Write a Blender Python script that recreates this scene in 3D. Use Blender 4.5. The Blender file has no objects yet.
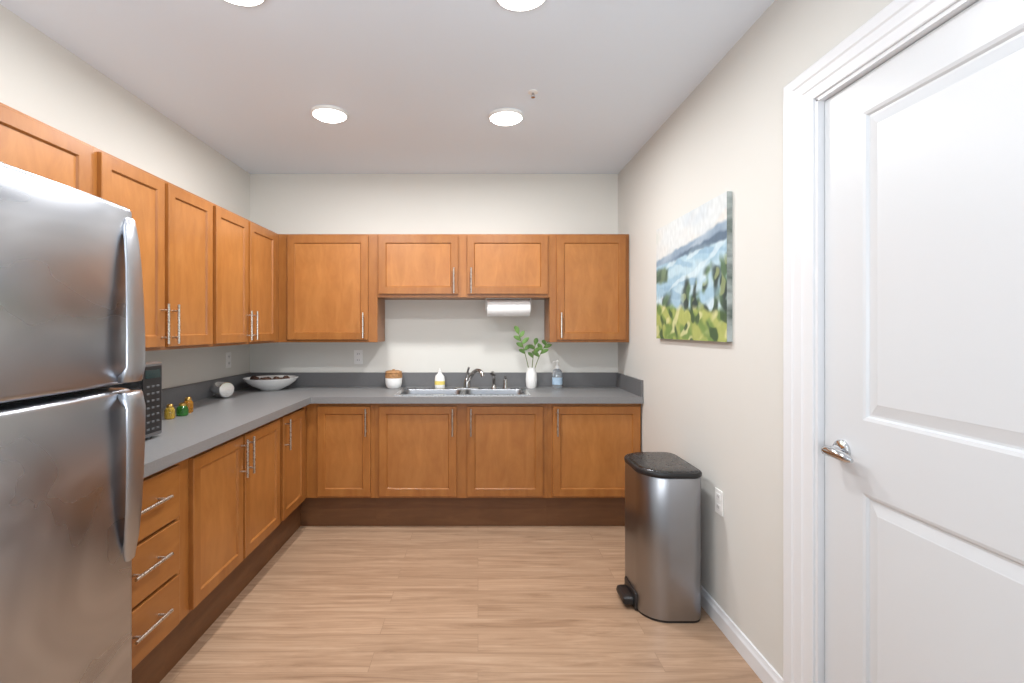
import bpy, bmesh, math, random
from mathutils import Vector, Matrix, noise
random.seed(4)
PI = math.pi
SC = bpy.context.scene
COL = SC.collection

# ------------------------------------------------------------------ materials
def lin(c):
    c = c / 255.0
    return c / 12.92 if c <= 0.04045 else ((c + 0.055) / 1.055) ** 2.4
def rgb(r, g, b): return (lin(r), lin(g), lin(b), 1.0)
def mat(name, color, rough=0.5, metal=0.0, **kw):
    m = bpy.data.materials.new(name); m.use_nodes = True
    b = m.node_tree.nodes['Principled BSDF']
    b.inputs['Base Color'].default_value = color
    b.inputs['Roughness'].default_value = rough
    b.inputs['Metallic'].default_value = metal
    for k, v in kw.items(): b.inputs[k.replace('_', ' ')].default_value = v
    return m
def nn(m, t, **props):
    n = m.node_tree.nodes.new(t)
    for k, v in props.items(): setattr(n, k, v)
    return n
def lk(m, a, b): m.node_tree.links.new(a, b)
def bsdf(m): return m.node_tree.nodes['Principled BSDF']
def coords(m, scale, kind='Object', rot=(0, 0, 0)):
    tc = nn(m, 'ShaderNodeTexCoord'); mp = nn(m, 'ShaderNodeMapping')
    mp.inputs['Scale'].default_value = scale
    mp.inputs['Rotation'].default_value = rot
    lk(m, tc.outputs[kind], mp.inputs['Vector']); return mp.outputs['Vector']
def noise_tex(m, vec, scale, detail=4, rough=0.55, dist=0.0):
    n = nn(m, 'ShaderNodeTexNoise')
    n.inputs['Scale'].default_value = scale; n.inputs['Detail'].default_value = detail
    n.inputs['Roughness'].default_value = rough; n.inputs['Distortion'].default_value = dist
    lk(m, vec, n.inputs['Vector']); return n.outputs['Fac']
def ramp(m, fac, stops):
    r = nn(m, 'ShaderNodeValToRGB'); e = r.color_ramp.elements
    e[0].position, e[0].color = stops[0]; e[1].position, e[1].color = stops[-1]
    for p, c in stops[1:-1]:
        x = e.new(p); x.color = c
    lk(m, fac, r.inputs['Fac']); return r.outputs['Color']
def bump(m, fac, strength, dist=0.01):
    b = nn(m, 'ShaderNodeBump'); b.inputs['Strength'].default_value = strength; b.inputs['Distance'].default_value = dist
    lk(m, fac, b.inputs['Height']); lk(m, b.outputs['Normal'], bsdf(m).inputs['Normal'])
def mix(m, fac, a, b, mode='MIX'):
    x = nn(m, 'ShaderNodeMix', data_type='RGBA', blend_type=mode)
    if isinstance(fac, float): x.inputs[0].default_value = fac
    else: lk(m, fac, x.inputs[0])
    for s, v in ((6, a), (7, b)):
        if isinstance(v, tuple): x.inputs[s].default_value = v
        else: lk(m, v, x.inputs[s])
    return x.outputs[2]

def wood(name, c0, c1, c2, sc, rough=0.33):
    m = mat(name, c1, rough)
    v = coords(m, sc)
    f = noise_tex(m, v, 3.0, 6, 0.6, 0.8)
    col = ramp(m, f, [(0.28, c0), (0.5, c1), (0.75, c2)])
    blot = noise_tex(m, coords(m, (1, 1, 0.75)), 7.0, 4, 0.6)
    col2 = mix(m, 0.42, col, ramp(m, blot, [(0.3, (0.78, 0.76, 0.74, 1)), (0.7, (1.1, 1.09, 1.08, 1))]), 'MULTIPLY')
    oi = nn(m, 'ShaderNodeObjectInfo')
    col3 = mix(m, 1.0, col2, ramp(m, oi.outputs['Random'], [(0.0, (0.93, 0.92, 0.91, 1)), (1.0, (1.05, 1.05, 1.05, 1))]), 'MULTIPLY')
    lk(m, col3, bsdf(m).inputs['Base Color'])
    return m
WC = (rgb(149, 92, 42), rgb(158, 101, 48), rgb(168, 111, 56))
M = {}
M['wood'] = wood('honey_maple', *WC, (6, 6, 1.4))
M['wood_panel'] = wood('honey_maple_panel', rgb(157, 99, 48), rgb(167, 109, 55), rgb(177, 119, 63), (5, 5, 1.3))
M['wood_rail'] = wood('honey_maple_flat', *WC, (1.4, 6, 6))
M['toe'] = wood('dark_maple_toe', rgb(100, 65, 37), rgb(110, 72, 42), rgb(120, 81, 49), (1, 1, 6), 0.5)

def wallmat(name, c, bs=0.06):
    m = mat(name, c, 0.75)
    f = noise_tex(m, coords(m, (1, 1, 1)), 180, 3)
    bump(m, f, bs, 0.003); return m
M['wall'] = wallmat('warm_white_paint', rgb(220, 219, 213))
M['wall_dimmed'] = wallmat('warm_white_paint_dimmed', rgb(211, 210, 205))  # right wall: same paint, darkened in its colour to offset strong near light
M['ceil'] = wallmat('ceiling_paint', rgb(230, 240, 251), 0.04)
M['trim'] = mat('white_semi_gloss', rgb(222, 224, 227), 0.32)
M['door'] = mat('white_door_paint', rgb(210, 213, 216), 0.35)

# floor planks run along x
m = M['floor'] = mat('oak_plank_floor', rgb(205, 165, 128), 0.3)
v = coords(m, (1, 1, 1))
br = nn(m, 'ShaderNodeTexBrick'); br.offset = 0.37; br.offset_frequency = 2
br.inputs['Color1'].default_value = (0.93, 0.92, 0.91, 1); br.inputs['Color2'].default_value = (1.06, 1.06, 1.06, 1)
br.inputs['Mortar'].default_value = (0.72, 0.69, 0.66, 1)
br.inputs['Scale'].default_value = 1.0; br.inputs['Mortar Size'].default_value = 0.0014
br.inputs['Mortar Smooth'].default_value = 0.3
br.inputs['Brick Width'].default_value = 1.22; br.inputs['Row Height'].default_value = 0.128
lk(m, v, br.inputs['Vector'])
off = nn(m, 'ShaderNodeVectorMath', operation='MULTIPLY_ADD')
lk(m, br.outputs['Color'], off.inputs[0]); off.inputs[1].default_value = (9, 31, 0); lk(m, coords(m, (0.75, 11, 1)), off.inputs[2])
wv = nn(m, 'ShaderNodeTexWave', wave_type='BANDS', bands_direction='Y')
wv.inputs['Scale'].default_value = 1.3; wv.inputs['Distortion'].default_value = 5.0; wv.inputs['Detail'].default_value = 4.0
wv.inputs['Detail Scale'].default_value = 0.9; wv.inputs['Detail Roughness'].default_value = 0.62
lk(m, off.outputs[0], wv.inputs['Vector'])
g1 = noise_tex(m, off.outputs[0], 2.1, 8, 0.68, 1.1)
c1 = ramp(m, g1, [(0.27, rgb(138, 109, 86)), (0.42, rgb(165, 135, 110)), (0.55, rgb(180, 150, 124)), (0.75, rgb(196, 168, 143))])
c1 = mix(m, 0.18, c1, ramp(m, wv.outputs['Fac'], [(0.0, (0.78, 0.75, 0.71, 1)), (0.5, (1.02, 1.02, 1.02, 1)), (1.0, (1.08, 1.08, 1.07, 1))]), 'MULTIPLY')
g2 = noise_tex(m, coords(m, (3, 110, 1)), 2.0, 4, 0.6)
c2 = mix(m, 0.36, c1, ramp(m, g2, [(0.3, (0.78, 0.76, 0.74, 1)), (0.65, (1.08, 1.08, 1.08, 1))]), 'MULTIPLY')
c3 = mix(m, 1.0, c2, br.outputs['Color'], 'MULTIPLY')
lk(m, c3, bsdf(m).inputs['Base Color'])
bump(m, g2, 0.05, 0.002)

m = M['counter'] = mat('grey_laminate', rgb(126, 126, 128), 0.38)
f = noise_tex(m, coords(m, (1, 1, 1)), 260, 3, 0.7)
lk(m, ramp(m, f, [(0.35, rgb(116, 116, 117)), (0.65, rgb(138, 138, 139))]), bsdf(m).inputs['Base Color'])
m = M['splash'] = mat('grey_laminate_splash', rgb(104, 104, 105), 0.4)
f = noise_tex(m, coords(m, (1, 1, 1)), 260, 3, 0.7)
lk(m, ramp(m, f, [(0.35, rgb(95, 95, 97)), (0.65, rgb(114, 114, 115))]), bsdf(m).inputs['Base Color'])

def steel(name, c, r0, r1, sc, aniso=0.5):
    m = mat(name, c, 0.3, 1.0)
    f = noise_tex(m, coords(m, sc), 4.0, 5, 0.6)
    mr = nn(m, 'ShaderNodeMapRange'); mr.inputs['To Min'].default_value = r0; mr.inputs['To Max'].default_value = r1
    lk(m, f, mr.inputs['Value']); lk(m, mr.outputs['Result'], bsdf(m).inputs['Roughness'])
    bsdf(m).inputs['Anisotropic'].default_value = aniso
    return m, f
# fridge: brushed steel, broad soft reflection streaks painted into colour and roughness
m = mat('fridge_steel', rgb(180, 184, 191), 0.3, 1.0)
sw = noise_tex(m, coords(m, (0.6, 1.0, 1.9), rot=(math.radians(35), 0, 0)), 1.5, 2, 0.45, 2.2)
lk(m, ramp(m, sw, [(0.3, rgb(164, 168, 175)), (0.5, rgb(180, 184, 191)), (0.7, rgb(198, 202, 208))]), bsdf(m).inputs['Base Color'])
mr = nn(m, 'ShaderNodeMapRange'); mr.inputs['From Min'].default_value = 0.3; mr.inputs['From Max'].default_value = 0.7
mr.inputs['To Min'].default_value = 0.25; mr.inputs['To Max'].default_value = 0.33
lk(m, sw, mr.inputs['Value']); lk(m, mr.outputs['Result'], bsdf(m).inputs['Roughness'])
bsdf(m).inputs['Anisotropic'].default_value = 0.3
M['fridge'] = m
M['fridge_handle'] = steel('fridge_handle_grey', rgb(182, 185, 191), 0.30, 0.36, (4, 4, 30), 0.2)[0]
M['can'] = steel('can_steel', rgb(158, 159, 163), 0.28, 0.32, (6, 6, 0.4), 0.6)[0]
M['canlid'] = steel('can_lid_metal', rgb(92, 93, 96), 0.24, 0.30, (10, 10, 10), 0.2)[0]
M['sink'] = steel('sink_steel', rgb(196, 198, 201), 0.22, 0.34, (20, 4, 4))[0]
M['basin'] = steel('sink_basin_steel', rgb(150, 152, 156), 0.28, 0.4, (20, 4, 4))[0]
M['nickel'] = steel('brushed_nickel', rgb(206, 204, 200), 0.22, 0.34, (30, 30, 30))[0]
M['faucet'] = steel('grey_nickel', rgb(172, 170, 168), 0.2, 0.32, (30, 30, 30))[0]
M['chrome'] = steel('chrome', rgb(205, 206, 208), 0.08, 0.16, (5, 5, 5), 0)[0]
M['silver'] = steel('bright_silver', rgb(232, 233, 234), 0.16, 0.26, (20, 20, 20), 0)[0]
bsdf(M['silver']).inputs['Metallic'].default_value = 0.85
M['mwcase'] = steel('microwave_steel', rgb(150, 151, 154), 0.3, 0.4, (4, 30, 4), 0.3)[0]
def simple(key, name, c, rough=0.5, metal=0.0, n=40, amt=0.08, **kw):
    m = mat(name, c, rough, metal, **kw)
    f = noise_tex(m, coords(m, (1, 1, 1)), n, 3)
    a = tuple(x * (1 - amt) for x in c[:3]) + (1,); b = tuple(min(1, x * (1 + amt)) for x in c[:3]) + (1,)
    lk(m, ramp(m, f, [(0.3, a), (0.7, b)]), bsdf(m).inputs['Base Color'])
    M[key] = m; return m
simple('black', 'black_plastic', rgb(26, 26, 28), 0.4)
simple('gasket', 'dark_gasket', rgb(38, 38, 40), 0.7)
simple('fridge_side', 'grey_fridge_side', rgb(105, 106, 110), 0.45)
simple('glassblack', 'black_glass', rgb(16, 17, 19), 0.08)
simple('button', 'grey_button', rgb(88, 90, 93), 0.5)
simple('ceramic', 'white_ceramic', rgb(243, 243, 242), 0.25, amt=0.02)
simple('plastic', 'white_plastic', rgb(238, 238, 236), 0.35, amt=0.02)
simple('paper', 'white_paper', rgb(240, 240, 240), 0.9, amt=0.03)
simple('yellow', 'yellow_label', rgb(226, 206, 110), 0.45)
simple('blue', 'blue_label', rgb(168, 192, 214), 0.45)
simple('soap', 'clear_soap', rgb(222, 230, 236), 0.1, Transmission_Weight=0.75)
simple('lidwood', 'tan_woven_band', rgb(176, 132, 88), 0.65, n=60, amt=0.3)
simple('brownball', 'dark_brown_dried', rgb(66, 42, 30), 0.8, n=60, amt=0.4)
simple('leaf', 'green_leaf', rgb(116, 156, 84), 0.5, n=30, amt=0.25)
simple('stem', 'green_stem', rgb(110, 124, 74), 0.6)
simple('glass_green', 'green_glass', rgb(60, 136, 56), 0.04, amt=0.2, Transmission_Weight=0.65)
simple('glass_amber', 'amber_glass', rgb(212, 144, 44), 0.04, amt=0.2, Transmission_Weight=0.65)
simple('glass_yellow', 'yellow_glass', rgb(222, 186, 78), 0.04, amt=0.2, Transmission_Weight=0.65)
simple('gold', 'gold_lid', rgb(200, 164, 92), 0.28, 0.9)
simple('slot', 'dark_slot', rgb(60, 58, 56), 0.6)
m = M['glow'] = mat('light_diffuser', rgb(255, 255, 255), 0.5)
bsdf(m).inputs['Emission Color'].default_value = (1, 0.99, 0.97, 1); bsdf(m).inputs['Emission Strength'].default_value = 8.0
m = M['screen'] = mat('display', rgb(20, 40, 40), 0.15)
m = M['paint'] = mat('painted_canvas', rgb(200, 200, 200), 0.7)
at = nn(m, 'ShaderNodeAttribute'); at.attribute_name = 'paint'
lk(m, at.outputs['Color'], bsdf(m).inputs['Base Color'])
bump(m, noise_tex(m, coords(m, (1, 1, 1)), 300, 2), 0.08, 0.001)
m = M['canvas_edge'] = mat('canvas_edge', rgb(120, 130, 130), 0.8)
f = noise_tex(m, coords(m, (3, 3, 6)), 2.0, 3)
lk(m, ramp(m, f, [(0.35, rgb(92, 104, 96)), (0.65, rgb(172, 180, 178))]), bsdf(m).inputs['Base Color'])

# ------------------------------------------------------------------ mesh helpers
def rootmat(o):
    mm = Matrix.Identity(4)
    while o is not None:
        mm = o.matrix_basis @ mm; o = o.parent
    return mm
class MB:
    def __init__(s): s.bm = bmesh.new()
    def box(s, x0, x1, y0, y1, z0, z1, bev=0.0, seg=2):
        r = bmesh.ops.create_cube(s.bm, size=1.0)
        vs = r['verts']
        for v in vs:
            v.co = Vector(((x0 + x1) / 2 + v.co.x * (x1 - x0), (y0 + y1) / 2 + v.co.y * (y1 - y0), (z0 + z1) / 2 + v.co.z * (z1 - z0)))
        if bev > 0:
            es = list({e for v in vs for e in v.link_edges})
            bmesh.ops.bevel(s.bm, geom=es, offset=bev, segments=seg, affect='EDGES', profile=0.5)
        return s
    def loft(s, loops, cap0=True, cap1=True, closed=True):
        L = [[s.bm.verts.new(p) for p in lp] for lp in loops]
        n = len(L[0])
        for a, b in zip(L[:-1], L[1:]):
            for i in range(n if closed else n - 1):
                j = (i + 1) % n
                s.bm.faces.new((a[i], a[j], b[j], b[i]))
        if cap0: s.bm.faces.new(list(reversed(L[0])))
        if cap1: s.bm.faces.new(L[-1])
        return s
    def tube(s, pts, r, n=12, flat=1.0, up=(0, 0, 1)):
        pts = [Vector(p) for p in pts]; loops = []
        u = Vector(up)
        for i, p in enumerate(pts):
            t = (pts[min(i + 1, len(pts) - 1)] - pts[max(i - 1, 0)]).normalized()
            a = u - t * u.dot(t)
            if a.length < 1e-4: a = Vector((1, 0, 0)) - t * t.x
            a.normalize(); b = t.cross(a); u = a
            rr = r[i] if isinstance(r, (list, tuple)) else r
            loops.append([p + a * math.cos(2 * PI * k / n) * rr * flat + b * math.sin(2 * PI * k / n) * rr for k in range(n)])
        return s.loft(loops)
    def lathe(s, prof, c=(0, 0, 0), n=28, axis='z', rib=0.0, nr=0, ex=1.0, ey=1.0, weave=False):
        loops = []
        for i, (r, h) in enumerate(prof):
            lp = []
            for k in range(n):
                a = 2 * PI * k / n
                ph = PI * (i % 2) if weave else 0
                q = max(r, 1e-5) * (1 + rib * math.cos(nr * a + ph))
                p = (q * math.cos(a) * ex, q * math.sin(a) * ey, h)
                if axis == 'y': p = (p[0], -p[2], p[1])
                if axis == 'x': p = (p[2], p[0], p[1])
                lp.append((p[0] + c[0], p[1] + c[1], p[2] + c[2]))
            loops.append(lp)
        return s.loft(loops)
    def build(s, name, material, parent=None, smooth=False, world=True):
        bmesh.ops.recalc_face_normals(s.bm, faces=s.bm.faces)
        if parent is not None and world: s.bm.transform(rootmat(parent).inverted())
        me = bpy.data.meshes.new(name); s.bm.to_mesh(me); s.bm.free()
        me.materials.append(material)
        if smooth:
            for p in me.polygons: p.use_smooth = True
            try: me.set_sharp_from_angle(angle=math.radians(38))
            except Exception: pass
        o = bpy.data.objects.new(name, me); COL.objects.link(o); o.parent = parent
        return o
def rrect4(x0, x1, y0, y1, z, rs, n=8):
    pts = []
    for (cx, cy, a0), r in zip(((x1, y1, 0), (x0, y1, 90), (x0, y0, 180), (x1, y0, 270)), rs):
        r = max(r, 1e-4)
        ccx = cx - r if cx == x1 else cx + r; ccy = cy - r if cy == y1 else cy + r
        for k in range(n + 1):
            a = math.radians(a0 + 90 * k / n); pts.append((ccx + r * math.cos(a), ccy + r * math.sin(a), z))
    return pts
def rrect(x0, x1, y0, y1, z, r, n=6): return rrect4(x0, x1, y0, y1, z, (r, r, r, r), n)
def thing(name, label, cat, loc=(0, 0, 0), rotz=0.0, group=None):
    o = bpy.data.objects.new(name, None); COL.objects.link(o)
    o.empty_display_size = 0.1
    o.location = loc; o.rotation_euler = (0, 0, rotz)
    o['label'] = label; o['category'] = cat
    if group: o['group'] = group
    return o
def tag(o, label, cat, group=None):
    o['label'] = label; o['category'] = cat
    if group: o['group'] = group
    return o
def struct(o, label, cat):
    o['kind'] = 'structure'; o['label'] = label; o['category'] = cat; return o

# ------------------------------------------------------------------ dimensions
XL, XR, YB, H = -1.869, 1.148, 4.10, 2.677
Y0 = -1.3
CT = 0.935
GAP = 0.004                              # cabinets stand just clear of the walls
DY0, DY1, DZ = 0.84, 1.692, 2.182       # door opening in right wall

# ------------------------------------------------------------------ setting
struct(MB().box(XL - 0.12, XR + 0.12, Y0, YB + 0.12, -0.05, 0).build('floor', M['floor']), 'light oak plank floor running across the kitchen', 'floor')
struct(MB().box(XL - 0.12, XR + 0.12, Y0, YB + 0.12, H, H + 0.05).build('ceiling', M['ceil']), 'flat pale grey painted ceiling with four round lights', 'ceiling')
struct(MB().box(XL, XR, YB, YB + 0.12, 0, H).build('wall_back', M['wall']), 'off-white back wall behind the sink cabinets', 'wall')
struct(MB().box(XL - 0.12, XL, Y0, YB + 0.12, 0, H).build('wall_left', M['wall']), 'off-white left wall behind the fridge and cabinets', 'wall')
w = MB()
w.box(XR, XR + 0.12, DY1, YB + 0.12, 0, H); w.box(XR, XR + 0.12, Y0, DY0, 0, H); w.box(XR, XR + 0.12, DY0, DY1, DZ, H)
struct(w.build('wall_right', M['wall_dimmed']), 'off-white right wall holding the painting and the white door', 'wall')
# casing (offset from the opening, height off the wall)
prof = [(0.006, 0.0), (0.006, 0.010), (0.010, 0.012), (0.052, 0.013), (0.060, 0.0165), (0.100, 0.0175), (0.108, 0.021), (0.150, 0.022), (0.156, 0.020), (0.160, 0.015), (0.160, 0.0)]
b = MB()
loops = []
for yy, zz, sy, sz in ((DY0, 0, -1, 0), (DY0, DZ, -1, 0.74), (DY1, DZ, 1, 0.74), (DY1, 0, 1, 0)):
    loops.append([(XR - h, yy + sy * o_, zz + sz * o_) for o_, h in prof])
b.loft(loops, True, True, True)
jx0, jx1 = XR - 0.004, XR + 0.12
b.box(jx0, jx1, DY1 - 0.008, DY1 + 0.006, 0, DZ); b.box(jx0, jx1, DY0 - 0.006, DY0 + 0.008, 0, DZ); b.box(jx0, jx1, DY0, DY1, DZ - 0.008, DZ + 0.006)
struct(b.build('trim_1', M['trim']), 'white moulded door casing and jamb on the right wall', 'door trim')
# door
DX = XR + 0.018
dy0, dy1, dz0, dz1 = DY0 + 0.011, DY1 - 0.011, 0.008, DZ - 0.011
ST = 0.165
pan = [(0.20, 0.91), (1.13, dz1 - 0.11)]
b = MB()
xs = (DX, DX + 0.035)
b.box(*xs, dy0, dy0 + ST, dz0, dz1); b.box(*xs, dy1 - ST, dy1, dz0, dz1)
b.box(*xs, dy0 + ST, dy1 - ST, dz0, pan[0][0]); b.box(*xs, dy0 + ST, dy1 - ST, pan[0][1], pan[1][0]); b.box(*xs, dy0 + ST, dy1 - ST, pan[1][1], dz1)
door = struct(b.build('door_1', M['door']), 'white two-panel interior door with a chrome lever', 'door')
for z0, z1 in pan:
    b = MB(); loops = []
    for off, dep in ((0, 0), (0.003, 0.001), (0.009, 0.003), (0.014, 0.010), (0.020, 0.010), (0.050, 0.003), (0.053, 0.002), (0.058, 0.002)):
        a0, a1 = dy0 + ST + off, dy1 - ST - off
        loops.append([(DX + dep, a0, z0 + off), (DX + dep, a1, z0 + off), (DX + dep, a1, z1 - off), (DX + dep, a0, z1 - off)])
    b.loft(loops, False, True)
    b.build('panel', M['door'], door)
b = MB()
hy, hz = dy1 - 0.083, 1.018
b.lathe([(0, 0.0), (0.034, 0.0), (0.034, 0.007), (0.029, 0.013), (0.017, 0.016), (0.013, 0.045), (0.013, 0.05), (0, 0.05)], (0, 0, 0), 28)
for v in b.bm.verts: v.co = Vector((DX - v.co.z, hy + v.co.x, hz + v.co.y))
b.tube([(DX - 0.046, hy + 0.014, hz), (DX - 0.052, hy, hz), (DX - 0.055, hy - 0.03, hz + 0.002), (DX - 0.053, hy - 0.06, hz - 0.001), (DX - 0.048, hy - 0.088, hz - 0.006), (DX - 0.046, hy - 0.10, hz - 0.008)],
       [0.011, 0.016, 0.016, 0.015, 0.013, 0.006], 16)
b.build('door_handle', M['chrome'], door, True)['label'] = 'chrome lever handle'
# baseboards
def baseboard(y0, y1, name):
    pr = [(0, 0), (0.015, 0), (0.015, 0.062), (0.010, 0.074), (0.007, 0.088), (0.0, 0.09)]
    b = MB(); b.loft([[(XR - h, y, z) for h, z in pr] for y in (y0, y1)])
    return struct(b.build(name, M['trim']), 'white baseboard along the foot of the right wall beside the door', 'baseboard')
baseboard(DY1 + 0.160, 3.49, 'baseboard_right')

# ------------------------------------------------------------------ cabinets (local: x along, y into the cabinet, front at y=0 is door front)
DT = 0.02
def shaker(u0, u1, z0, z1, root, slab=False, fw=0.055):
    if slab:
        b = MB(); b.box(u0, u1, 0, DT - 0.0005, z0, z1, 0.003)
        return b.build('drawer', M['wood_rail'], root, False, False)
    b = MB(); e = 0.0025
    def R(o_, y): return [(u0 + o_, y, z0 + o_), (u1 - o_, y, z0 + o_), (u1 - o_, y, z1 - o_), (u0 + o_, y, z1 - o_)]
    b.loft([R(fw + 0.004, DT - 0.0005), R(0, DT - 0.0005), R(0, e), R(e, 0), R(fw - 0.002, 0), R(fw, 0.002), R(fw + 0.004, 0.009), R(fw + 0.004, DT - 0.0005)], False, False)
    d = b.build('door', M['wood'], root, False, False)
    p = MB(); p.box(u0 + fw + 0.003, u1 - fw - 0.003, 0.009, DT - 0.002, z0 + fw + 0.003, z1 - fw - 0.003)
    p.build('panel', M['wood_panel'], d, False, False)
    return d
def pull(parent, u, z, L, vertical=True):
    b = MB(); r = 0.006; o_ = -0.032
    if vertical:
        b.tube([(u, o_, z - L / 2), (u, o_, z + L / 2)], r, 12)
        for s in (-1, 1): b.tube([(u, 0.0, z + s * L * 0.34), (u, o_, z + s * L * 0.34)], 0.0045, 10)
    else:
        b.tube([(u - L / 2, o_, z), (u + L / 2, o_, z)], r, 12)
        for s in (-1, 1): b.tube([(u + s * L * 0.34, 0.0, z), (u + s * L * 0.34, o_, z)], 0.0045, 10)
    b.build('handle', M['nickel'], parent, True, False)['label'] = 'brushed nickel bar pull'
def cabinet(name, label, loc, rot, w, depth, h, fronts, toe=0.0, hollow=False, body_ext=0.0, toe_left=0.0, group=None, pl=0.19):
    t = thing(name, label, 'cabinet', loc, rot, group)
    depth -= GAP
    if body_ext: body_ext -= GAP
    b = MB(); z0 = toe
    if hollow:
        b.box(0, w, DT, DT + 0.02, z0, h); b.box(0, 0.018, DT + 0.02, depth, z0, h); b.box(w - 0.018, w, DT + 0.02, depth, z0, h)
        b.box(0.018, w - 0.018, DT + 0.02, depth, z0, z0 + 0.018); b.box(0.018, w - 0.018, depth - 0.01, depth, z0 + 0.018, h)
    else:
        b.box(0, w + body_ext, DT, depth, z0, h, 0.0012, 1)
    b.build('body', M['wood'], t, False, False)
    if toe:
        b = MB(); b.box(-toe_left, w + body_ext, DT + 0.06, depth, 0, toe)
        b.build('toe_kick', M['toe'], t, False, False)['label'] = 'dark brown toe kick'
    for fr in fronts:
        kind = fr[0]
        if kind == 'drawer':
            _, u0, u1, a0, a1 = fr
            d = shaker(u0, u1, a0, a1, t, True)
            pull(d, (u0 + u1) / 2, (a0 + a1) / 2 + 0.012, 0.2, False)
        else:
            _, u0, u1, a0, a1, hu, hzz = fr
            d = shaker(u0, u1, a0, a1, t)
            pull(d, hu, hzz, pl)
    return t
XB = -1.186                    # door-front plane of the left base run
YF = 3.49                      # door-front plane of the back base run
BH = 0.89
R90 = PI / 2
B0, B1 = 0.235, 0.866
HZ = 0.757
# left base run
cabinet('base_cabinet', 'drawer base cabinet with three stacked drawers beside the fridge', (XB, 1.565, 0), R90, 0.455, XB - XL, BH,
        [('drawer', 0.02, 0.425, 0.235, 0.432), ('drawer', 0.02, 0.425, 0.445, 0.648), ('drawer', 0.02, 0.425, 0.661, 0.866)], 0.22)
d0 = 2.02
cabinet('base_cabinet', 'two-door honey maple base cabinet in the left run, next to the drawers', (XB, d0, 0), R90, 1.01, XB - XL, BH,
        [('door', 2.085 - d0, 2.53 - d0, B0, B1, 2.505 - d0, HZ), ('door', 2.55 - d0, 3.0 - d0, B0, B1, 2.578 - d0, HZ)], 0.22)
d0 = 3.03
cabinet('base_cabinet', 'narrow single-door base cabinet at the inner corner end of the left run', (XB, d0, 0), R90, YF - d0, XB - XL, BH,
        [('door', 0.02, 3.42 - d0, B0, B1, 0.048, HZ)], 0.22, body_ext=YB - YF)
# back base run
x0 = XB - DT
cabinet('base_cabinet', 'single-door base cabinet left of the sink cabinet, by the inner corner', (x0, YF, 0), 0, -0.726 - x0, YB - YF, BH,
        [('door', -1.123 - x0, -0.752 - x0, B0, B1, -0.780 - x0, HZ)], 0.22, toe_left=0.06)
x0 = -0.726
cabinet('base_cabinet', 'wide two-door base cabinet directly under the sink', (x0, YF, 0), 0, 0.488 - x0, YB - YF, BH,
        [('door', -0.692 - x0, -0.150 - x0, B0, B1, -0.178 - x0, HZ), ('door', -0.077 - x0, 0.455 - x0, B0, B1, -0.05 - x0, HZ)], 0.22, hollow=True)
x0 = 0.488
cabinet('base_cabinet', 'single-door base cabinet at the right wall behind the trash can', (x0, YF, 0), 0, XR - GAP - x0, YB - YF, BH,
        [('door', 0.523 - x0, 1.135 - x0, B0, B1, 0.552 - x0, HZ)], 0.22)
# uppers
XU, YU = -1.493, 3.77
U0, U1 = 1.305, 2.125
UH = U1 - U0
d0 = 1.05; zf = 1.835; hh = U1 - zf
cabinet('wall_cabinet', 'short two-door wall cabinet mounted above the fridge', (XU, d0, zf), R90, 1.965 - d0, XU - XL, hh,
        [('door', 0.03, 0.435, 0.015, hh - 0.015, 0.41, 0.052), ('door', 0.455, 0.875, 0.015, hh - 0.015, 0.48, 0.052)], pl=0.06)
d0 = 1.965
cabinet('wall_cabinet', 'two-door wall cabinet on the left wall, above the microwave', (XU, d0, U0), R90, 2.835 - d0, XU - XL, UH,
        [('door', 1.985 - d0, 2.385 - d0, 0.015, UH - 0.015, 2.362 - d0, 0.125), ('door', 2.415 - d0, 2.815 - d0, 0.015, UH - 0.015, 2.443 - d0, 0.125)])
d0 = 2.835
cabinet('wall_cabinet', 'two-door wall cabinet on the left wall nearest the back corner', (XU, d0, U0), R90, YU - d0, XU - XL, UH,
        [('door', 2.855 - d0, 3.255 - d0, 0.015, UH - 0.015, 3.23 - d0, 0.125), ('door', 3.285 - d0, 3.70 - d0, 0.015, UH - 0.015, 3.312 - d0, 0.125)], body_ext=YB - YU)
x0 = XU - DT
cabinet('wall_cabinet', 'tall single-door wall cabinet in the back corner above the white bowl', (x0, YU, U0), 0, -0.762 - x0, YB - YU, UH,
        [('door', -1.44 - x0, -0.83 - x0, 0.02, UH - 0.015, -0.862 - x0, 0.13)])
x0 = -0.762; zz = 1.645; hh = U1 - zz
cabinet('wall_cabinet', 'short two-door wall cabinet over the sink with a paper towel roll below', (x0, YU, zz), 0, 0.543 - x0, YB - YU, hh,
        [('door', -0.750 - x0, -0.150 - x0, 0.025, hh - 0.015, -0.182 - x0, 0.125), ('door', -0.083 - x0, 0.528 - x0, 0.025, hh - 0.015, -0.052 - x0, 0.125)])
x0 = 0.543
cabinet('wall_cabinet', 'tall single-door wall cabinet in the corner against the right wall', (x0, YU, U0), 0, XR - GAP - x0, YB - YU, UH,
        [('door', 0.595 - x0, 1.118 - x0, 0.02, UH - 0.015, 0.625 - x0, 0.13)])

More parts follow.
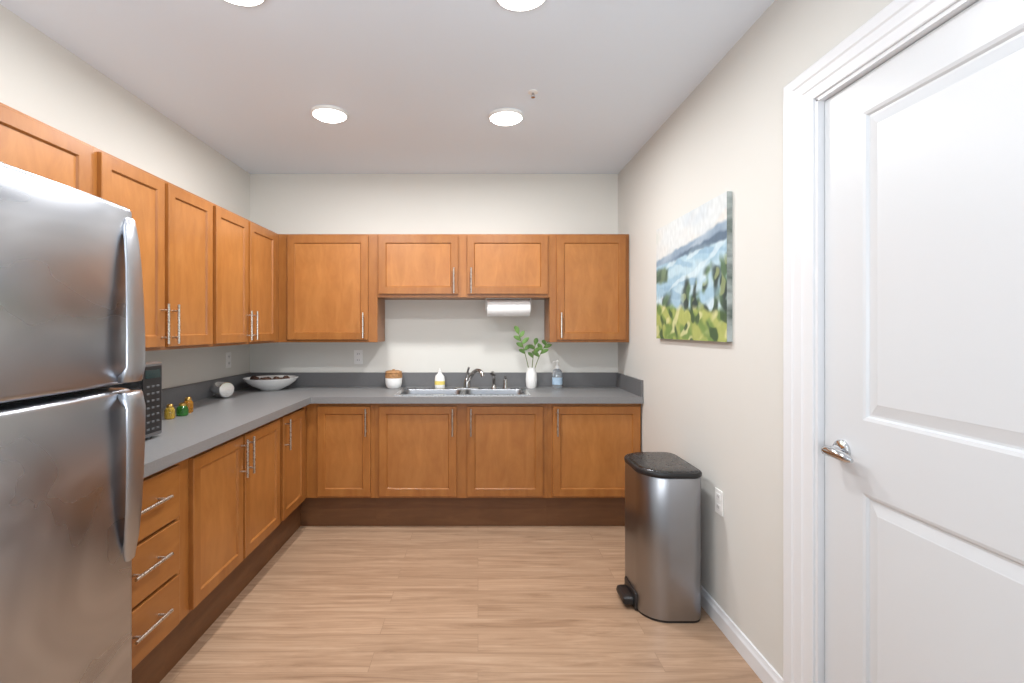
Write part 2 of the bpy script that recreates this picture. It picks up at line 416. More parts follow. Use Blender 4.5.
# ------------------------------------------------------------------ worktop
CX, CY = -1.158, 3.462
hx0, hx1, hy0, hy1 = -0.575, 0.355, 3.545, 3.93
wt = thing('worktop', 'dark grey laminate L-shaped worktop with low backsplash', 'worktop', (-1.5, 3.0, BH))
WL, WR, WB = XL + 0.002, XR - 0.002, YB - 0.002
b = MB()
b.box(WL, CX, 1.56, WB, BH, CT)
b.box(CX, hx0, CY, WB, BH, CT); b.box(hx1, WR, CY, WB, BH, CT)
b.box(hx0, hx1, CY, hy0, BH, CT); b.box(hx0, hx1, hy1, WB, BH, CT)
b.build('countertop', M['counter'], wt)
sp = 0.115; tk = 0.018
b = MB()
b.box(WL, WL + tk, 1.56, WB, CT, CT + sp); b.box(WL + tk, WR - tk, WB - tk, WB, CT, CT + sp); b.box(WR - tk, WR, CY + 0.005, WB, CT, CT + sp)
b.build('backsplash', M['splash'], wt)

# ------------------------------------------------------------------ sink and taps
sk = thing('kitchen_sink', 'stainless steel double-bowl sink set into the grey worktop', 'sink', (-0.11, 3.73, CT))
sx0, sx1, sy0, sy1 = -0.592, 0.372, 3.528, 3.952
bowls = [(-0.562, -0.125), (-0.095, 0.342)]; by0, by1 = 3.556, 3.862
zt = CT + 0.006
b = MB()
b.box(sx0, sx1, sy0, by0, CT, zt); b.box(sx0, sx1, by1, sy1, CT, zt)
b.box(sx0, bowls[0][0], by0, by1, CT, zt); b.box(bowls[0][1], bowls[1][0], by0, by1, CT, zt); b.box(bowls[1][1], sx1, by0, by1, CT, zt)
b.build('rim', M['sink'], sk)
for a0, a1 in bowls:
    b = MB(); i = 0.006
    b.loft([rrect(a0, a1, by0, by1, zt - 0.0002, 0.0005), rrect(a0 + 0.002, a1 - 0.002, by0 + 0.002, by1 - 0.002, zt - 0.0004, 0.05), rrect(a0 + i, a1 - i, by0 + i, by1 - i, zt - 0.008, 0.05),
            rrect(a0 + 0.014, a1 - 0.014, by0 + 0.014, by1 - 0.014, zt - 0.14, 0.05), rrect(a0 + 0.04, a1 - 0.04, by0 + 0.04, by1 - 0.04, zt - 0.165, 0.045),
            rrect((a0 + a1) / 2 - 0.05, (a0 + a1) / 2 + 0.05, 3.66, 3.76, zt - 0.17, 0.04)], False, True)
    bo = b.build('bowl', M['basin'], sk, True)
    b = MB(); b.lathe([(0, 0), (0.042, 0), (0.042, 0.004), (0.03, 0.002), (0, 0.001)], ((a0 + a1) / 2, 3.71, zt - 0.17), 24)
    b.build('drain', M['chrome'], bo, True)
fx, fyy = -0.085, 3.915
fc = thing('faucet', 'grey metal single-lever kitchen faucet at the back of the sink', 'faucet', (fx, fyy, zt))
b = MB(); b.loft([rrect(fx - 0.10, fx + 0.10, fyy - 0.026, fyy + 0.026, zt, 0.025), rrect(fx - 0.10, fx + 0.10, fyy - 0.026, fyy + 0.026, zt + 0.006, 0.025), rrect(fx - 0.09, fx + 0.09, fyy - 0.018, fyy + 0.018, zt + 0.012, 0.018)])
b.build('base_plate', M['faucet'], fc, True)
b = MB(); b.lathe([(0, 0.01), (0.026, 0.01), (0.025, 0.05), (0.023, 0.07), (0.018, 0.078), (0, 0.08)], (fx, fyy, zt), 24); b.build('valve_body', M['faucet'], fc, True)
b = MB(); dirx, diry = 0.66, -0.75
pp = [(0, 0.045), (0.035, 0.09), (0.075, 0.13), (0.115, 0.15), (0.15, 0.148), (0.175, 0.13), (0.183, 0.105)]
b.tube([(fx + dirx * s, fyy + diry * s, zt + h) for s, h in pp], [0.017, 0.016, 0.015, 0.014, 0.014, 0.0145, 0.0155], 14); b.build('spout', M['faucet'], fc, True)
b = MB(); b.tube([(fx, fyy, zt + 0.074), (fx + 0.001, fyy + 0.003, zt + 0.095), (fx + 0.004, fyy - 0.004, zt + 0.13), (fx + 0.014, fyy - 0.02, zt + 0.165)], [0.013, 0.010, 0.008, 0.009], 12); b.build('lever', M['faucet'], fc, True)
s2 = thing('side_sprayer', 'grey metal hand sprayer standing right of the faucet', 'sprayer', (0.125, 3.915, zt))
b = MB(); b.lathe([(0, 0), (0.024, 0), (0.022, 0.012), (0.015, 0.02), (0.014, 0.03), (0, 0.03)], (0.125, 3.915, zt), 20); b.build('holder', M['faucet'], s2, True)
b = MB(); b.tube([(0.125, 3.915, zt + 0.03), (0.125, 3.915, zt + 0.07), (0.122, 3.905, zt + 0.105), (0.112, 3.88, zt + 0.125), (0.106, 3.865, zt + 0.118)], [0.011, 0.013, 0.015, 0.014, 0.012], 14); b.build('spray_head', M['faucet'], s2, True)
s3 = thing('soap_dispenser', 'short dark pump soap dispenser between the sprayer and the vase', 'soap dispenser', (0.215, 3.915, zt))
b = MB(); b.lathe([(0, 0), (0.022, 0), (0.021, 0.01), (0.016, 0.018), (0.018, 0.06), (0.015, 0.07), (0.006, 0.072), (0.006, 0.085), (0, 0.085)], (0.215, 3.915, zt), 20); b.build('collar', M['faucet'], s3, True)
b = MB(); b.tube([(0.215, 3.925, zt + 0.088), (0.215, 3.90, zt + 0.09), (0.215, 3.865, zt + 0.08)], [0.009, 0.008, 0.005], 12); b.build('pump_spout', M['black'], s3, True)

# ------------------------------------------------------------------ fridge
FY0, FY1, FX = 0.77, 1.53, -1.12
FT = 1.772
fr = thing('refrigerator', 'tall stainless steel top-freezer refrigerator on the left wall', 'refrigerator', (-1.5, 1.15, 0))
b = MB(); b.box(-1.845, FX - 0.012, FY0 + 0.004, FY1 - 0.004, 0.03, FT - 0.015, 0.006); b.box(-1.80, -1.20, FY0 + 0.03, FY1 - 0.03, 0, 0.03)
b.build('body', M['fridge_side'], fr)
b = MB(); b.box(FX - 0.0125, FX + 0.002, FY0 + 0.012, FY1 - 0.012, 0.09, FT - 0.016); b.build('gasket', M['gasket'], fr)
b = MB(); b.box(FX - 0.0125, FX + 0.02, FY0 + 0.02, FY1 - 0.02, 0.025, 0.095, 0.004); b.build('kick_grille', M['black'], fr)
FF = -1.032
def fdoor(z0, z1, name):
    def loop(z, ins):
        pts = []; n = 40; r = 0.022
        pts.append((FX + ins * 0.2, FY0 + ins, z))
        for k in range(n + 1):
            t = -math.cos(PI * k / n)
            y = (FY0 + FY1) / 2 + t * ((FY1 - FY0) / 2 - ins)
            fr_ = FF - 0.018 * t * t
            ed = (1 - abs(t)) * (FY1 - FY0) / 2
            if ed < r: fr_ -= r - math.sqrt(max(0, r * r - (r - ed) ** 2))
            pts.append((fr_ - ins, y, z))
        pts.append((FX + ins * 0.2, FY1 - ins, z))
        return pts
    b = MB()
    lo = []
    for ins, zo in ((0.014, 0), (0.006, 0.003), (0.0015, 0.009), (0, 0.016)): lo.append(loop(z0 + zo, ins))
    for ins, zo in ((0, 0.016), (0.0015, 0.009), (0.006, 0.003), (0.014, 0)): lo.append(loop(z1 - zo, ins))
    b.loft(lo)
    return b.build(name, M['fridge'], fr, True)
fz = fdoor(1.243, FT, 'freezer_door')
fd = fdoor(0.10, 1.228, 'fridge_door')
def fhandle(path, parent):
    # crowned blade standing off the door, tapering into the door edge: (z, outer face x, thickness, width along y)
    b = MB(); ye = 1.522
    lo = []
    for z, xo, th, wd_ in path:
        xi = xo - th; hw = wd_ / 2; yc = ye - hw
        n = 16
        pts = [(xi, yc - hw * 0.9), (xi, yc + hw * 0.9)]
        for k in range(n + 1):
            a = PI / 2 - PI * k / n
            pts.append((xi + th * (0.25 + 0.75 * abs(math.cos(a)) ** 0.6), yc + hw * math.copysign(abs(math.sin(a)) ** 0.85, math.sin(a))))
        lo.append([(x, y, z) for x, y in pts])
    b.loft(lo)
    b.build('handle', M['fridge_handle'], parent, True)['label'] = 'curved tapered stainless handle'
prof_h = [(0.494, -1.044, 0.012, 0.034), (0.488, -1.038, 0.018, 0.042), (0.462, -1.032, 0.020, 0.052), (0.425, -1.026, 0.013, 0.060), (0.34, -1.018, 0.010, 0.068), (0.24, -1.012, 0.010, 0.074), (0.14, -1.008, 0.010, 0.078),
          (0.048, -1.006, 0.012, 0.081), (0.028, -1.006, 0.030, 0.081), (0.010, -1.008, 0.036, 0.080), (0.004, -1.014, 0.030, 0.076)]
fhandle([(1.246 + h, xo, th, wd_) for h, xo, th, wd_ in prof_h], fz)
fhandle([(1.225 - h * 1.04, xo, th, wd_) for h, xo, th, wd_ in prof_h], fd)

# ------------------------------------------------------------------ microwave
mw = thing('microwave', 'silver-edged countertop microwave with black keypad beside the fridge', 'microwave', (-1.6, 1.95, CT))
mx, my0, my1, mz0, mz1 = -1.385, 1.70, 2.205, CT + 0.012, 1.262
b = MB(); b.box(-1.80, mx - 0.006, my0, my1, mz0, mz1, 0.006)
for yy in (my0 + 0.04, my1 - 0.04):
    for xx in (-1.77, -1.43): b.lathe([(0, 0), (0.012, 0), (0.012, 0.014), (0, 0.014)], (xx, yy, CT), 12)
b.build('case', M['mwcase'], mw)
b = MB(); b.box(mx - 0.008, mx, my0 + 0.012, my1 - 0.145, mz0 + 0.014, mz1 - 0.012, 0.003)
dd = b.build('door', M['glassblack'], mw)
b = MB(); b.box(mx - 0.008, mx, my1 - 0.138, my1 - 0.014, mz0 + 0.016, mz1 - 0.014, 0.003)
cp = b.build('control_panel', M['black'], mw)
b = MB(); b.box(mx - 0.002, mx + 0.001, my1 - 0.122, my1 - 0.026, mz1 - 0.065, mz1 - 0.030); b.build('display', M['screen'], cp)
for r in range(7):
    for c in range(3):
        b = MB(); yy = my1 - 0.115 + c * 0.032; zz = mz0 + 0.030 + r * 0.030
        b.box(mx - 0.002, mx + 0.0012, yy, yy + 0.018, zz, zz + 0.009, 0.001, 1); b.build('button', M['button'], cp)

# ------------------------------------------------------------------ counter things
def glassjar(x, y, r, h, mk, label):
    t = thing('glass_jar', label, 'jar', (x, y, CT))
    b = MB(); b.lathe([(0, 0), (r * 0.8, 0.0), (r * 0.97, h * 0.06), (r, h * 0.3), (r * 0.97, h * 0.58), (r * 0.8, h * 0.7), (r * 0.66, h * 0.76), (0, h * 0.76)], (x, y, CT), 32, rib=0.03, nr=8)
    b.build('body', M[mk], t, True)
    b = MB(); b.lathe([(0, h * 0.76), (r * 0.62, h * 0.76), (r * 0.64, h * 0.80), (r * 0.6, h * 0.9), (r * 0.4, h * 0.97), (0, h)], (x, y, CT), 28); b.build('lid', M['gold'], t, True)
glassjar(-1.615, 2.62, 0.025, 0.08, 'glass_yellow', 'small yellow glass jar with gold lid nearest the microwave')
glassjar(-1.605, 2.715, 0.029, 0.072, 'glass_green', 'small green glass jar with gold lid between the yellow and amber ones')
glassjar(-1.635, 2.82, 0.027, 0.09, 'glass_amber', 'small amber glass jar with gold lid farthest from the microwave')
# silver canister on its side
cxx, cyy = -1.765, 3.45
t = thing('silver_canister', 'small silver cylinder canister tipped on its side near the white bowl', 'canister', (cxx, cyy, CT))
q = Matrix.Translation((cxx, cyy, CT + 0.054)) @ Matrix.Rotation(math.radians(52), 4, 'Z') @ Matrix.Rotation(math.radians(88), 4, 'X')
def tr(b): b.bm.transform(q); return b
b = MB(); b.lathe([(0, -0.055), (0.048, -0.055), (0.052, -0.050), (0.052, 0.042), (0.050, 0.046), (0, 0.046)], n=36); tr(b).build('body', M['silver'], t, True)
b = MB(); b.lathe([(0, 0.046), (0.0535, 0.046), (0.0535, 0.062), (0.049, 0.067), (0.03, 0.069), (0, 0.069)], n=36); tr(b).build('lid', M['silver'], t, True)
# bowl
bx, by = -1.605, 3.88
b = MB(); b.lathe([(0, 0), (0.075, 0), (0.08, 0.006), (0.14, 0.036), (0.178, 0.066), (0.200, 0.094), (0.194, 0.095), (0.172, 0.070), (0.13, 0.042), (0.07, 0.014), (0, 0.010)], (bx, by, CT), 48)
tag(b.build('decorative_bowl', M['ceramic'], None, True), 'wide white ceramic bowl of dark brown balls in the counter corner', 'bowl')
ball_pos = [(0.0, 0.0, 0.042)] + [(0.068 * math.cos(a), 0.068 * math.sin(a), 0.066) for a in [k * PI / 3 + 0.2 for k in range(6)]] + [(0.125 * math.cos(a), 0.125 * math.sin(a), 0.084) for a in (3.4, 4.1, 4.75, 5.4, 6.1)]
bmaster = None
for i, (ax, ay, az) in enumerate(ball_pos):
    if bmaster is None:
        b = MB(); bmesh.ops.create_icosphere(b.bm, subdivisions=4, radius=0.028)
        for v in b.bm.verts:
            v.co *= 1 + 0.10 * (noise.cell(v.co * 90) - 0.5) + 0.05 * noise.noise(v.co * 60)
        o = bmaster = b.build('dried_ball', M['brownball'], None, True)
    else:
        o = bmaster.copy(); COL.objects.link(o)
    o.location = (bx + ax, by + ay, CT + az); o.rotation_euler = (i, i * 0.7, i * 1.3)
    tag(o, 'dark brown dried ball heaped in the white bowl', 'ornament', 'dark brown balls in the white bowl')
# white jar with woven tan band
jx, jy = -0.672, 3.985
t = thing('ceramic_jar', 'small white ceramic jar with a woven tan band on the back counter', 'jar', (jx, jy, CT))
b = MB(); b.lathe([(0, 0), (0.046, 0), (0.056, 0.010), (0.065, 0.038), (0.067, 0.076), (0.066, 0.082), (0, 0.082)], (jx, jy, CT), 48); b.build('body', M['ceramic'], t, True)
pf = [(0, 0.082), (0.062, 0.082)] + [(0.0665 - 0.002 * (k / 7) ** 2, 0.084 + 0.034 * k / 7) for k in range(8)] + [(0.06, 0.120), (0, 0.120)]
b = MB(); b.lathe(pf, (jx, jy, CT), 72, rib=0.04, nr=14, weave=True); b.build('woven_band', M['lidwood'], t, True)
b = MB(); b.lathe([(0, 0.120), (0.064, 0.120), (0.066, 0.125), (0.063, 0.134), (0.045, 0.140), (0.012, 0.142), (0.011, 0.150), (0, 0.152)], (jx, jy, CT), 40); b.build('lid', M['lidwood'], t, True)
# yellow dish soap
px, py = -0.305, 3.99
k = 0.92
t = thing('dish_soap_bottle', 'white dish soap bottle with a yellow label left of the faucet', 'bottle', (px, py, CT))
b = MB(); b.lathe([(r * k, h * k) for r, h in [(0, 0), (0.04, 0), (0.044, 0.008), (0.043, 0.08), (0.038, 0.105), (0.018, 0.128), (0.014, 0.135), (0, 0.135)]], (px, py, CT), 28, ex=1, ey=0.62); b.build('body', M['plastic'], t, True)
b = MB(); b.lathe([(0.0452 * k, 0.030 * k), (0.0447 * k, 0.062 * k)], (px, py, CT), 28, ex=1, ey=0.63); b.build('label_band', M['yellow'], t, True)
b = MB(); b.lathe([(r * k, h * k) for r, h in [(0, 0.135), (0.014, 0.135), (0.013, 0.15), (0.006, 0.155), (0.005, 0.17), (0, 0.17)]], (px, py, CT), 16); b.build('cap', M['plastic'], t, True)
# vase and branches
vx, vy = 0.425, 3.985
b = MB(); b.lathe([(0, 0), (0.032, 0), (0.04, 0.015), (0.044, 0.07), (0.04, 0.12), (0.03, 0.15), (0.033, 0.165), (0.028, 0.165), (0.026, 0.15), (0.03, 0.1), (0, 0.03)], (vx, vy, CT), 60, rib=0.03, nr=15)
tag(b.build('vase', M['ceramic'], None, True), 'small white ribbed vase holding green branches beside the sink', 'vase')
def leaf(b, p, d, L, W):
    d = d.normalized(); sd = d.cross(Vector((0.15, 0.9, 0.35)))
    if sd.length < 0.05: sd = Vector((1, 0, 0))
    sd.normalize(); nrm = sd.cross(d).normalized()
    rows = []
    for k in range(7):
        t_ = k / 6; w_ = W * math.sin(PI * min(1, t_ * 0.94 + 0.03)) ** 0.8
        c = p + d * L * t_ - Vector((0, 0, 0.18 * L * t_ * t_))
        rows.append([b.bm.verts.new(c - sd * w_ + nrm * w_ * 0.3), b.bm.verts.new(c), b.bm.verts.new(c + sd * w_ + nrm * w_ * 0.3)])
    for r0, r1 in zip(rows[:-1], rows[1:]):
        for i in (0, 1): b.bm.faces.new((r0[i], r0[i + 1], r1[i + 1], r1[i]))
def branch(tip, label, nl, seed):
    rnd = random.Random(seed)
    base = Vector((vx + (tip[0] - vx) * 0.05, vy, CT + 0.04)); mid = Vector((vx + (tip[0] - vx) * 0.22, vy - 0.005, CT + 0.22)); tip = Vector(tip)
    t = thing('leafy_branch', label, 'branch', base, 0, 'green branches in the white vase')
    pts = [base * (1 - s) ** 2 + mid * 2 * s * (1 - s) + tip * s * s for s in [k / 12 for k in range(13)]]
    b = MB(); b.tube(pts, [0.0042 - 0.0018 * k / 12 for k in range(13)], 8); b.build('stem', M['stem'], t, True)
    b = MB()
    for i in range(nl):
        s = 0.62 + 0.38 * i / (nl - 1); k = min(11, int(s * 12)); p = pts[k].lerp(pts[k + 1], s * 12 - k)
        dr = (pts[k + 1] - pts[k]).normalized(); side = 1 if i % 2 else -1
        d = dr * 0.6 + Vector((side * rnd.uniform(0.55, 0.9), -rnd.uniform(0.0, 0.5) + (0.3 if rnd.random() < 0.3 else 0), rnd.uniform(0.1, 0.45)))
        if i == nl - 1: d = dr
        leaf(b, p, d, rnd.uniform(0.07, 0.09), rnd.uniform(0.016, 0.020))
    b.build('leaves', M['leaf'], t, True)
branch((0.32, 3.93, 1.365), 'tallest green branch in the vase, leaning left', 7, 1)
branch((0.545, 3.94, 1.30), 'green branch in the vase leaning out to the right', 6, 2)
branch((0.445, 3.90, 1.28), 'shorter green branch, upright in the middle of the vase', 4, 3)
# clear soap
px, py = 0.632, 3.985
t = thing('hand_soap_bottle', 'clear pump bottle of hand soap with a pale blue label right of the vase', 'bottle', (px, py, CT))
b = MB(); b.lathe([(0, 0), (0.036, 0), (0.04, 0.01), (0.04, 0.12), (0.032, 0.145), (0.016, 0.155), (0, 0.155)], (px, py, CT), 28, ey=0.75); b.build('body', M['soap'], t, True)
b = MB(); b.lathe([(0.0412, 0.03), (0.0412, 0.085)], (px, py, CT), 28, ey=0.76); b.build('label_band', M['blue'], t, True)
b = MB(); b.lathe([(0, 0.155), (0.017, 0.155), (0.017, 0.175), (0.006, 0.178), (0.006, 0.205), (0.012, 0.208), (0.012, 0.22), (0, 0.22)], (px, py, CT), 18)
b.tube([(px, py, CT + 0.213), (px - 0.03, py - 0.02, CT + 0.213), (px - 0.042, py - 0.028, CT + 0.206)], [0.006, 0.005, 0.004], 8); b.build('pump', M['plastic'], t, True)
# paper towel holder and roll
rx0, rx1, ry, rz = 0.072, 0.402, 3.90, 1.570
t = thing('paper_towel_holder', 'white under-cabinet holder carrying the paper towel roll above the sink', 'paper towel holder', (0.24, ry, 1.645))
b = MB(); b.box(rx0 - 0.012, rx1 + 0.012, ry - 0.012, ry + 0.012, 1.641, 1.645, 0.001); b.build('bracket', M['plastic'], t)
for x in (rx0 - 0.012, rx1 + 0.006):
    b = MB(); b.box(x, x + 0.006, ry - 0.018, ry + 0.018, rz - 0.02, 1.642, 0.002); b.build('arm', M['plastic'], t)
b = MB(); b.tube([(rx0 - 0.010, ry, rz), (rx1 + 0.010, ry, rz)], 0.008, 12); b.build('rod', M['plastic'], t, True)
b = MB(); b.lathe([(0.0085, rx0), (0.064, rx0), (0.066, rx0 + 0.003), (0.066, rx1 - 0.003), (0.064, rx1), (0.0085, rx1), (0.0085, rx0)], (0, ry, rz), 40, axis='x')
rl = tag(b.build('paper_towel_roll', M['paper'], None, True), 'white paper towel roll hanging under the cabinet over the sink', 'paper towel roll')

# ------------------------------------------------------------------ outlets
def outlet(label, pos, facing, switch=False):
    t = thing('wall_outlet', label, 'outlet', pos)
    x, y, z = pos
    def place(b):
        for v in b.bm.verts:
            u, d, h = v.co
            if facing == '-y': v.co = (x + u, y - d, z + h)
            elif facing == '+x': v.co = (x + d, y + u, z + h)
            else: v.co = (x - d, y - u, z + h)
        return b
    b = MB(); b.box(-0.036, 0.036, 0, 0.006, -0.058, 0.058, 0.002); place(b).build('cover_plate', M['plastic'], t)
    for s in (-1, 1):
        b = MB(); b.box(-0.017, 0.017, 0.005, 0.008, s * 0.025 - 0.015, s * 0.025 + 0.015, 0.001, 1); so = place(b).build('socket', M['ceramic'], t)
        b = MB(); b.box(-0.009, -0.006, 0.007, 0.0085, s * 0.025 - 0.005, s * 0.025 + 0.007); b.box(0.006, 0.009, 0.007, 0.0085, s * 0.025 - 0.005, s * 0.025 + 0.007); place(b).build('slots', M['slot'], so)
outlet('white outlet on the back wall above the counter, left of the sink', (-0.98, YB, 1.176), '-y')
outlet('white outlet on the left wall above the counter near the white bowl', (XL, 3.74, 1.174), '+x')
outlet('white outlet low on the right wall beside the trash can', (XR, 2.375, 0.585), '-x')

# ------------------------------------------------------------------ painting
pt = thing('wall_painting', 'unframed abstract lake landscape canvas on the right wall', 'painting', (XR, 2.66, 1.68))
px1, py0, py1, pz0, pz1 = XR - 0.026, 2.255, 3.145, 1.347, 2.028
b = MB(); b.box(px1 + 0.001, XR, py0, py1, pz0, pz1, 0.002, 1)
b.build('canvas_edge', M['canvas_edge'], pt)
def mixc(a, b_, t_): t_ = max(0, min(1, t_)); return tuple(p + (q_ - p) * t_ for p, q_ in zip(a, b_))
def sst(a, b_, x): t_ = max(0, min(1, (x - a) / (b_ - a))); return t_ * t_ * (3 - 2 * t_)
def N(x, y, z): return noise.noise(Vector((x, y, z)))
def paint(u, v):
    du = 0.02 * N(u * 5, v * 5, 1.0) + 0.012 * N(u * 18, v * 18, 2.0); dv = 0.02 * N(u * 5, v * 5, 3.0) + 0.014 * N(u * 18, v * 18, 4.0)
    U, V = u + du, v + dv
    def stroke(su, sv, seed, ang=0.0):
        c_, s_ = math.cos(ang), math.sin(ang)
        return N((U * c_ + V * s_) * su, (-U * s_ + V * c_) * sv, seed)
    # pale grey-white sky
    c = mixc((208, 213, 214), (188, 200, 210), sst(-0.15, 0.4, stroke(2.0, 4.5, 11)))
    c = mixc(c, (216, 211, 204), 0.7 * sst(0.05, 0.4, stroke(2.2, 5, 12, 0.3)))
    c = mixc(c, (198, 210, 204), 0.5 * sst(0.1, 0.35, stroke(2.5, 4, 13, -0.3)))
    # hazy blue-grey hills rising to the right
    r1 = 0.70 + 0.11 * U + 0.025 * N(U * 3, 0, 21)
    c = mixc(c, mixc((152, 170, 186), (124, 146, 167), sst(-0.2, 0.3, stroke(3, 9, 22, 0.25))), 0.9 * sst(0.015, -0.015, V - r1))
    r2 = 0.655 + 0.10 * U + 0.02 * N(U * 4, 5, 23)
    c = mixc(c, mixc((82, 102, 122), (106, 127, 143), sst(-0.2, 0.3, stroke(4, 12, 24, 0.3))), 0.9 * sst(0.014, -0.014, V - r2) * sst(0.2, 0.5, U))
    # wide pale blue lake
    r3 = 0.645 + 0.05 * U
    wtr = mixc((154, 186, 204), (178, 203, 214), sst(-0.25, 0.3, stroke(2.5, 10, 31, 0.1)))
    wtr = mixc(wtr, (136, 169, 193), 0.7 * sst(0.10, 0.3, stroke(3, 11, 32, -0.15)))
    wtr = mixc(wtr, (202, 217, 223), 0.7 * sst(0.16, 0.3, stroke(3, 12, 33, 0.35)))
    c = mixc(c, wtr, sst(0.012, -0.012, V - r3))
    # far bank on the left
    bk = sst(0.02, -0.02, U - 0.20 - 0.10 * N(V * 6, 0, 41)) * sst(0.02, -0.02, abs(V - 0.56) - 0.055)
    c = mixc(c, mixc((74, 94, 80), (112, 132, 106), sst(-0.2, 0.25, stroke(7, 12, 42, 0.5))), bk)
    # dark upright trees in broad soft strokes, taller to the right
    top = 0.38 + 0.20 * sst(0.35, 0.95, U) + 0.16 * N(U * 9, 0, 51)
    vs_ = N(U * 11 + V * 2.0, V * 4.0, 53) + 0.35 * N(U * 20, V * 12, 58)
    msk = 0.95 * sst(-0.20, 0.08, vs_) * sst(0.05, -0.05, V - top) * sst(0.10, 0.18, V) * max(sst(0.38, 0.52, U), sst(0.32, 0.20, U) * 0.95)
    fc_ = mixc((44, 58, 54), (78, 104, 74), sst(-0.15, 0.35, N(U * 12, V * 8, 54)))
    fc_ = mixc(fc_, (150, 160, 108), 0.8 * sst(0.16, 0.38, N(U * 14, V * 10, 55)))
    c = mixc(c, fc_, msk)
    # loose yellow-green foot of the picture
    e1 = 0.20 + 0.11 * (1 - U) + 0.05 * N(U * 7, 0, 61)
    md = mixc((112, 138, 74), (164, 172, 98), sst(-0.25, 0.25, N(U * 10 + V * 4, V * 8, 62)))
    md = mixc(md, (204, 202, 152), 0.85 * sst(0.10, 0.36, N(U * 10 - V * 6, V * 9, 63))); md = mixc(md, (62, 84, 56), 0.9 * sst(0.08, 0.32, N(U * 13, V * 9, 64)))
    c = mixc(c, md, sst(0.03, -0.03, V - e1))
    k = 0.985 + 0.05 * N(u * 40, v * 18, 2)
    return [lin(max(0, min(255, x * k))) for x in c]
NU, NV = 230, 170
verts, faces, cols = [], [], []
for j in range(NV + 1):
    for i in range(NU + 1):
        u, v = i / NU, j / NV
        verts.append((px1 - XR, (py1 + (py0 - py1) * u) - 2.66, pz0 + (pz1 - pz0) * v - 1.68)); cols.append(paint(u, v))
for j in range(NV):
    for i in range(NU):
        a = j * (NU + 1) + i; faces.append((a, a + 1, a + NU + 2, a + NU + 1))
me = bpy.data.meshes.new('painted_face'); me.from_pydata(verts, [], faces); me.materials.append(M['paint'])
ca = me.color_attributes.new('paint', 'FLOAT_COLOR', 'POINT')
for i, c in enumerate(cols): ca.data[i].color = (c[0], c[1], c[2], 1)
o = bpy.data.objects.new('painted_face', me); COL.objects.link(o); o.parent = pt

# ------------------------------------------------------------------ trash can
tx0, tx1, ty0, ty1 = 0.790, 1.085, 2.385, 2.80
tc = thing('trash_can', 'brushed steel step trash can with dark grey lid against the right wall', 'trash can', ((tx0 + tx1) / 2, (ty0 + ty1) / 2, 0))
def rl_(z, i):
    a, c = max(0.13 - i, 0.01), max(0.06 - i, 0.008)
    return rrect4(tx0 + i, tx1 - i, ty0 + i, ty1 - i, z, (c, a, a, c), 14)
b = MB(); b.loft([rl_(0, 0.004), rl_(0.018, 0.004), rl_(0.022, 0.004)]); b.build('base_ring', M['black'], tc, True)
b = MB(); b.loft([rl_(0.012, 0.001), rl_(0.02, 0.0), rl_(0.686, 0.0), rl_(0.690, 0.002)]); b.build('body', M['can'], tc, True)
b = MB(); b.loft([rl_(0.690, 0.006), rl_(0.694, 0.006), rl_(0.6945, -0.002), rl_(0.700, -0.004), rl_(0.710, -0.004), rl_(0.716, 0.000), rl_(0.718, 0.008), rl_(0.717, 0.012)]); b.build('lid_rim', M['black'], tc, True)
b = MB(); b.loft([rl_(0.714, 0.010), rl_(0.7185, 0.0105), rl_(0.7215, 0.014), rl_(0.723, 0.022), rl_(0.7235, 0.06), rl_(0.724, 0.09)]); b.build('lid', M['canlid'], tc, True)
b = MB()
yc = 2.58
b.loft([rrect(0.732, 0.83, yc - 0.07, yc + 0.07, 0.022, 0.016), rrect(0.729, 0.83, yc - 0.073, yc + 0.073, 0.032, 0.016), rrect(0.733, 0.83, yc - 0.07, yc + 0.07, 0.050, 0.016), rrect(0.744, 0.83, yc - 0.06, yc + 0.06, 0.057, 0.012)])
b.box(0.780, 0.83, yc - 0.09, yc + 0.09, 0.0, 0.09, 0.008)
b.build('pedal', M['black'], tc, True)

# ------------------------------------------------------------------ ceiling fixtures
def clight(x, y, label):
    t = thing('ceiling_light', label, 'ceiling light', (x, y, H), 0, 'round flush ceiling lights')
    b = MB(); b.lathe([(0.095, 0), (0.105, 0), (0.106, -0.006), (0.102, -0.014), (0.096, -0.018), (0.093, -0.014), (0.093, 0)], (x, y, H), 48); b.build('trim_ring', M['plastic'], t, True)
    b = MB(); b.lathe([(0, -0.002), (0.094, -0.002), (0.094, -0.017), (0.078, -0.028), (0.05, -0.036), (0.02, -0.039), (0, -0.0395)], (x, y, H), 40); b.build('diffuser', M['glow'], t, True)
def lamp(x, y, w_, size=0.17):
    L = bpy.data.lights.new('disc_lamp', 'AREA'); L.shape = 'DISK'; L.size = size; L.energy = w_; L.color = (1.0, 0.997, 0.99)
    o = bpy.data.objects.new('disc_lamp', L); COL.objects.link(o); o.location = (x, y, H - 0.044)
LP = ((-0.872, 2.94, 'round ceiling light on the back row, left, above the cabinet corner', 18.5), (0.167, 2.98, 'round ceiling light on the back row, right, near the sprinkler', 18.5),
      (-0.89, 1.845, 'round ceiling light on the front row, left, cut by the photo top', 15), (0.164, 1.875, 'round ceiling light on the front row, right, cut by the photo top', 11))
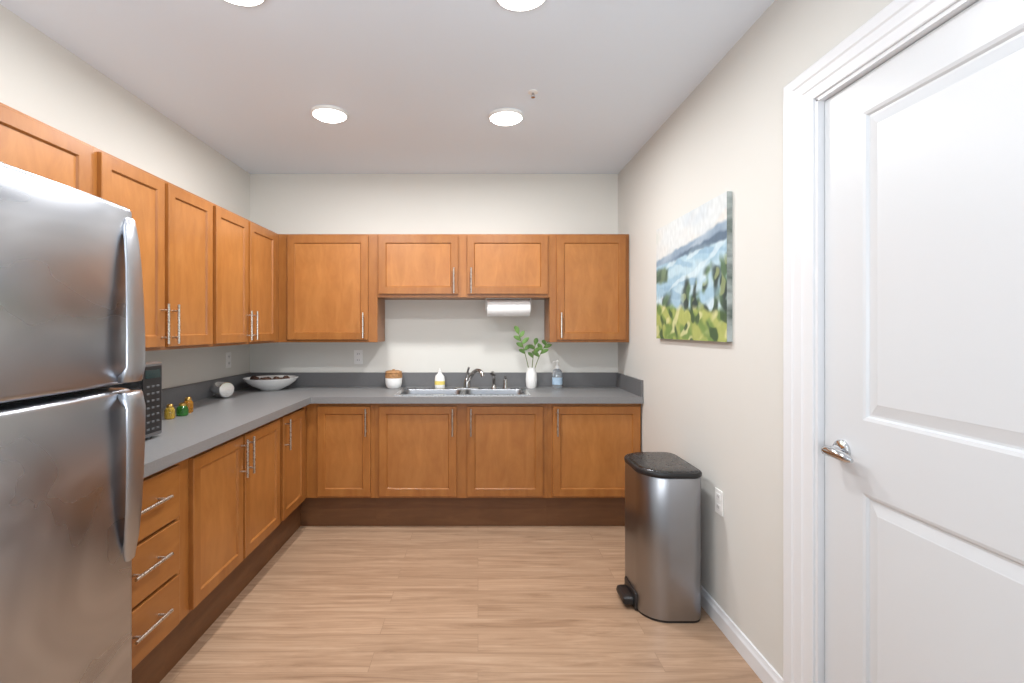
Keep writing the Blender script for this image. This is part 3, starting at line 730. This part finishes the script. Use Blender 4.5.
for x, y, lb, e in LP: clight(x, y, lb); lamp(x, y, e)
for x, y in ((-0.88, 0.6), (-0.5, -0.4)): lamp(x, y, 4)
sx, sy = 0.295, 2.68
t = thing('fire_sprinkler', 'small chrome fire sprinkler head on the ceiling', 'sprinkler', (sx, sy, H))
b = MB(); b.lathe([(0, 0), (0.028, 0), (0.027, -0.004), (0.010, -0.006), (0, -0.006)], (sx, sy, H), 28); b.build('escutcheon', M['plastic'], t, True)
b = MB(); b.lathe([(0, -0.005), (0.007, -0.005), (0.007, -0.013), (0.003, -0.014), (0.003, -0.027), (0.011, -0.028), (0.011, -0.030), (0, -0.030)], (sx, sy, H), 20)
for s in (-1, 1): b.tube([(sx + s * 0.006, sy, H - 0.012), (sx + s * 0.009, sy, H - 0.02), (sx + s * 0.003, sy, H - 0.028)], 0.0015, 6)
b.build('sprinkler_head', M['chrome'], t, True)

# ------------------------------------------------------------------ added fill: lamp behind the camera tilted up to brighten the ceiling, plus world
L = bpy.data.lights.new('rear_fill_light', 'AREA'); L.shape = 'RECTANGLE'; L.size = 2.2; L.size_y = 0.9; L.energy = 62; L.color = (0.90, 0.95, 1.0)
o = bpy.data.objects.new('rear_fill_light', L); COL.objects.link(o); o.location = (-0.3, -1.0, 1.35); o.rotation_euler = (R90 + math.radians(54), 0, math.radians(8))
wd = bpy.data.worlds.new('world'); wd.use_nodes = True; SC.world = wd
wd.node_tree.nodes['Background'].inputs[0].default_value = (0.94, 0.97, 1.0, 1); wd.node_tree.nodes['Background'].inputs[1].default_value = 0.6

# ------------------------------------------------------------------ camera
cam = bpy.data.cameras.new('camera'); co = bpy.data.objects.new('camera', cam); COL.objects.link(co)
co.location = (0, 0, 1.406); co.rotation_euler = (R90, 0, 0)
cam.sensor_width = 36; cam.lens = 500 / 1024 * 36
cam.shift_x = 34 / 1024; cam.shift_y = -12.5 / 1024; cam.clip_start = 0.02
SC.camera = co
SC.view_settings.view_transform = 'Standard'
SC.view_settings.look = 'None'
SC.view_settings.exposure = 0.04
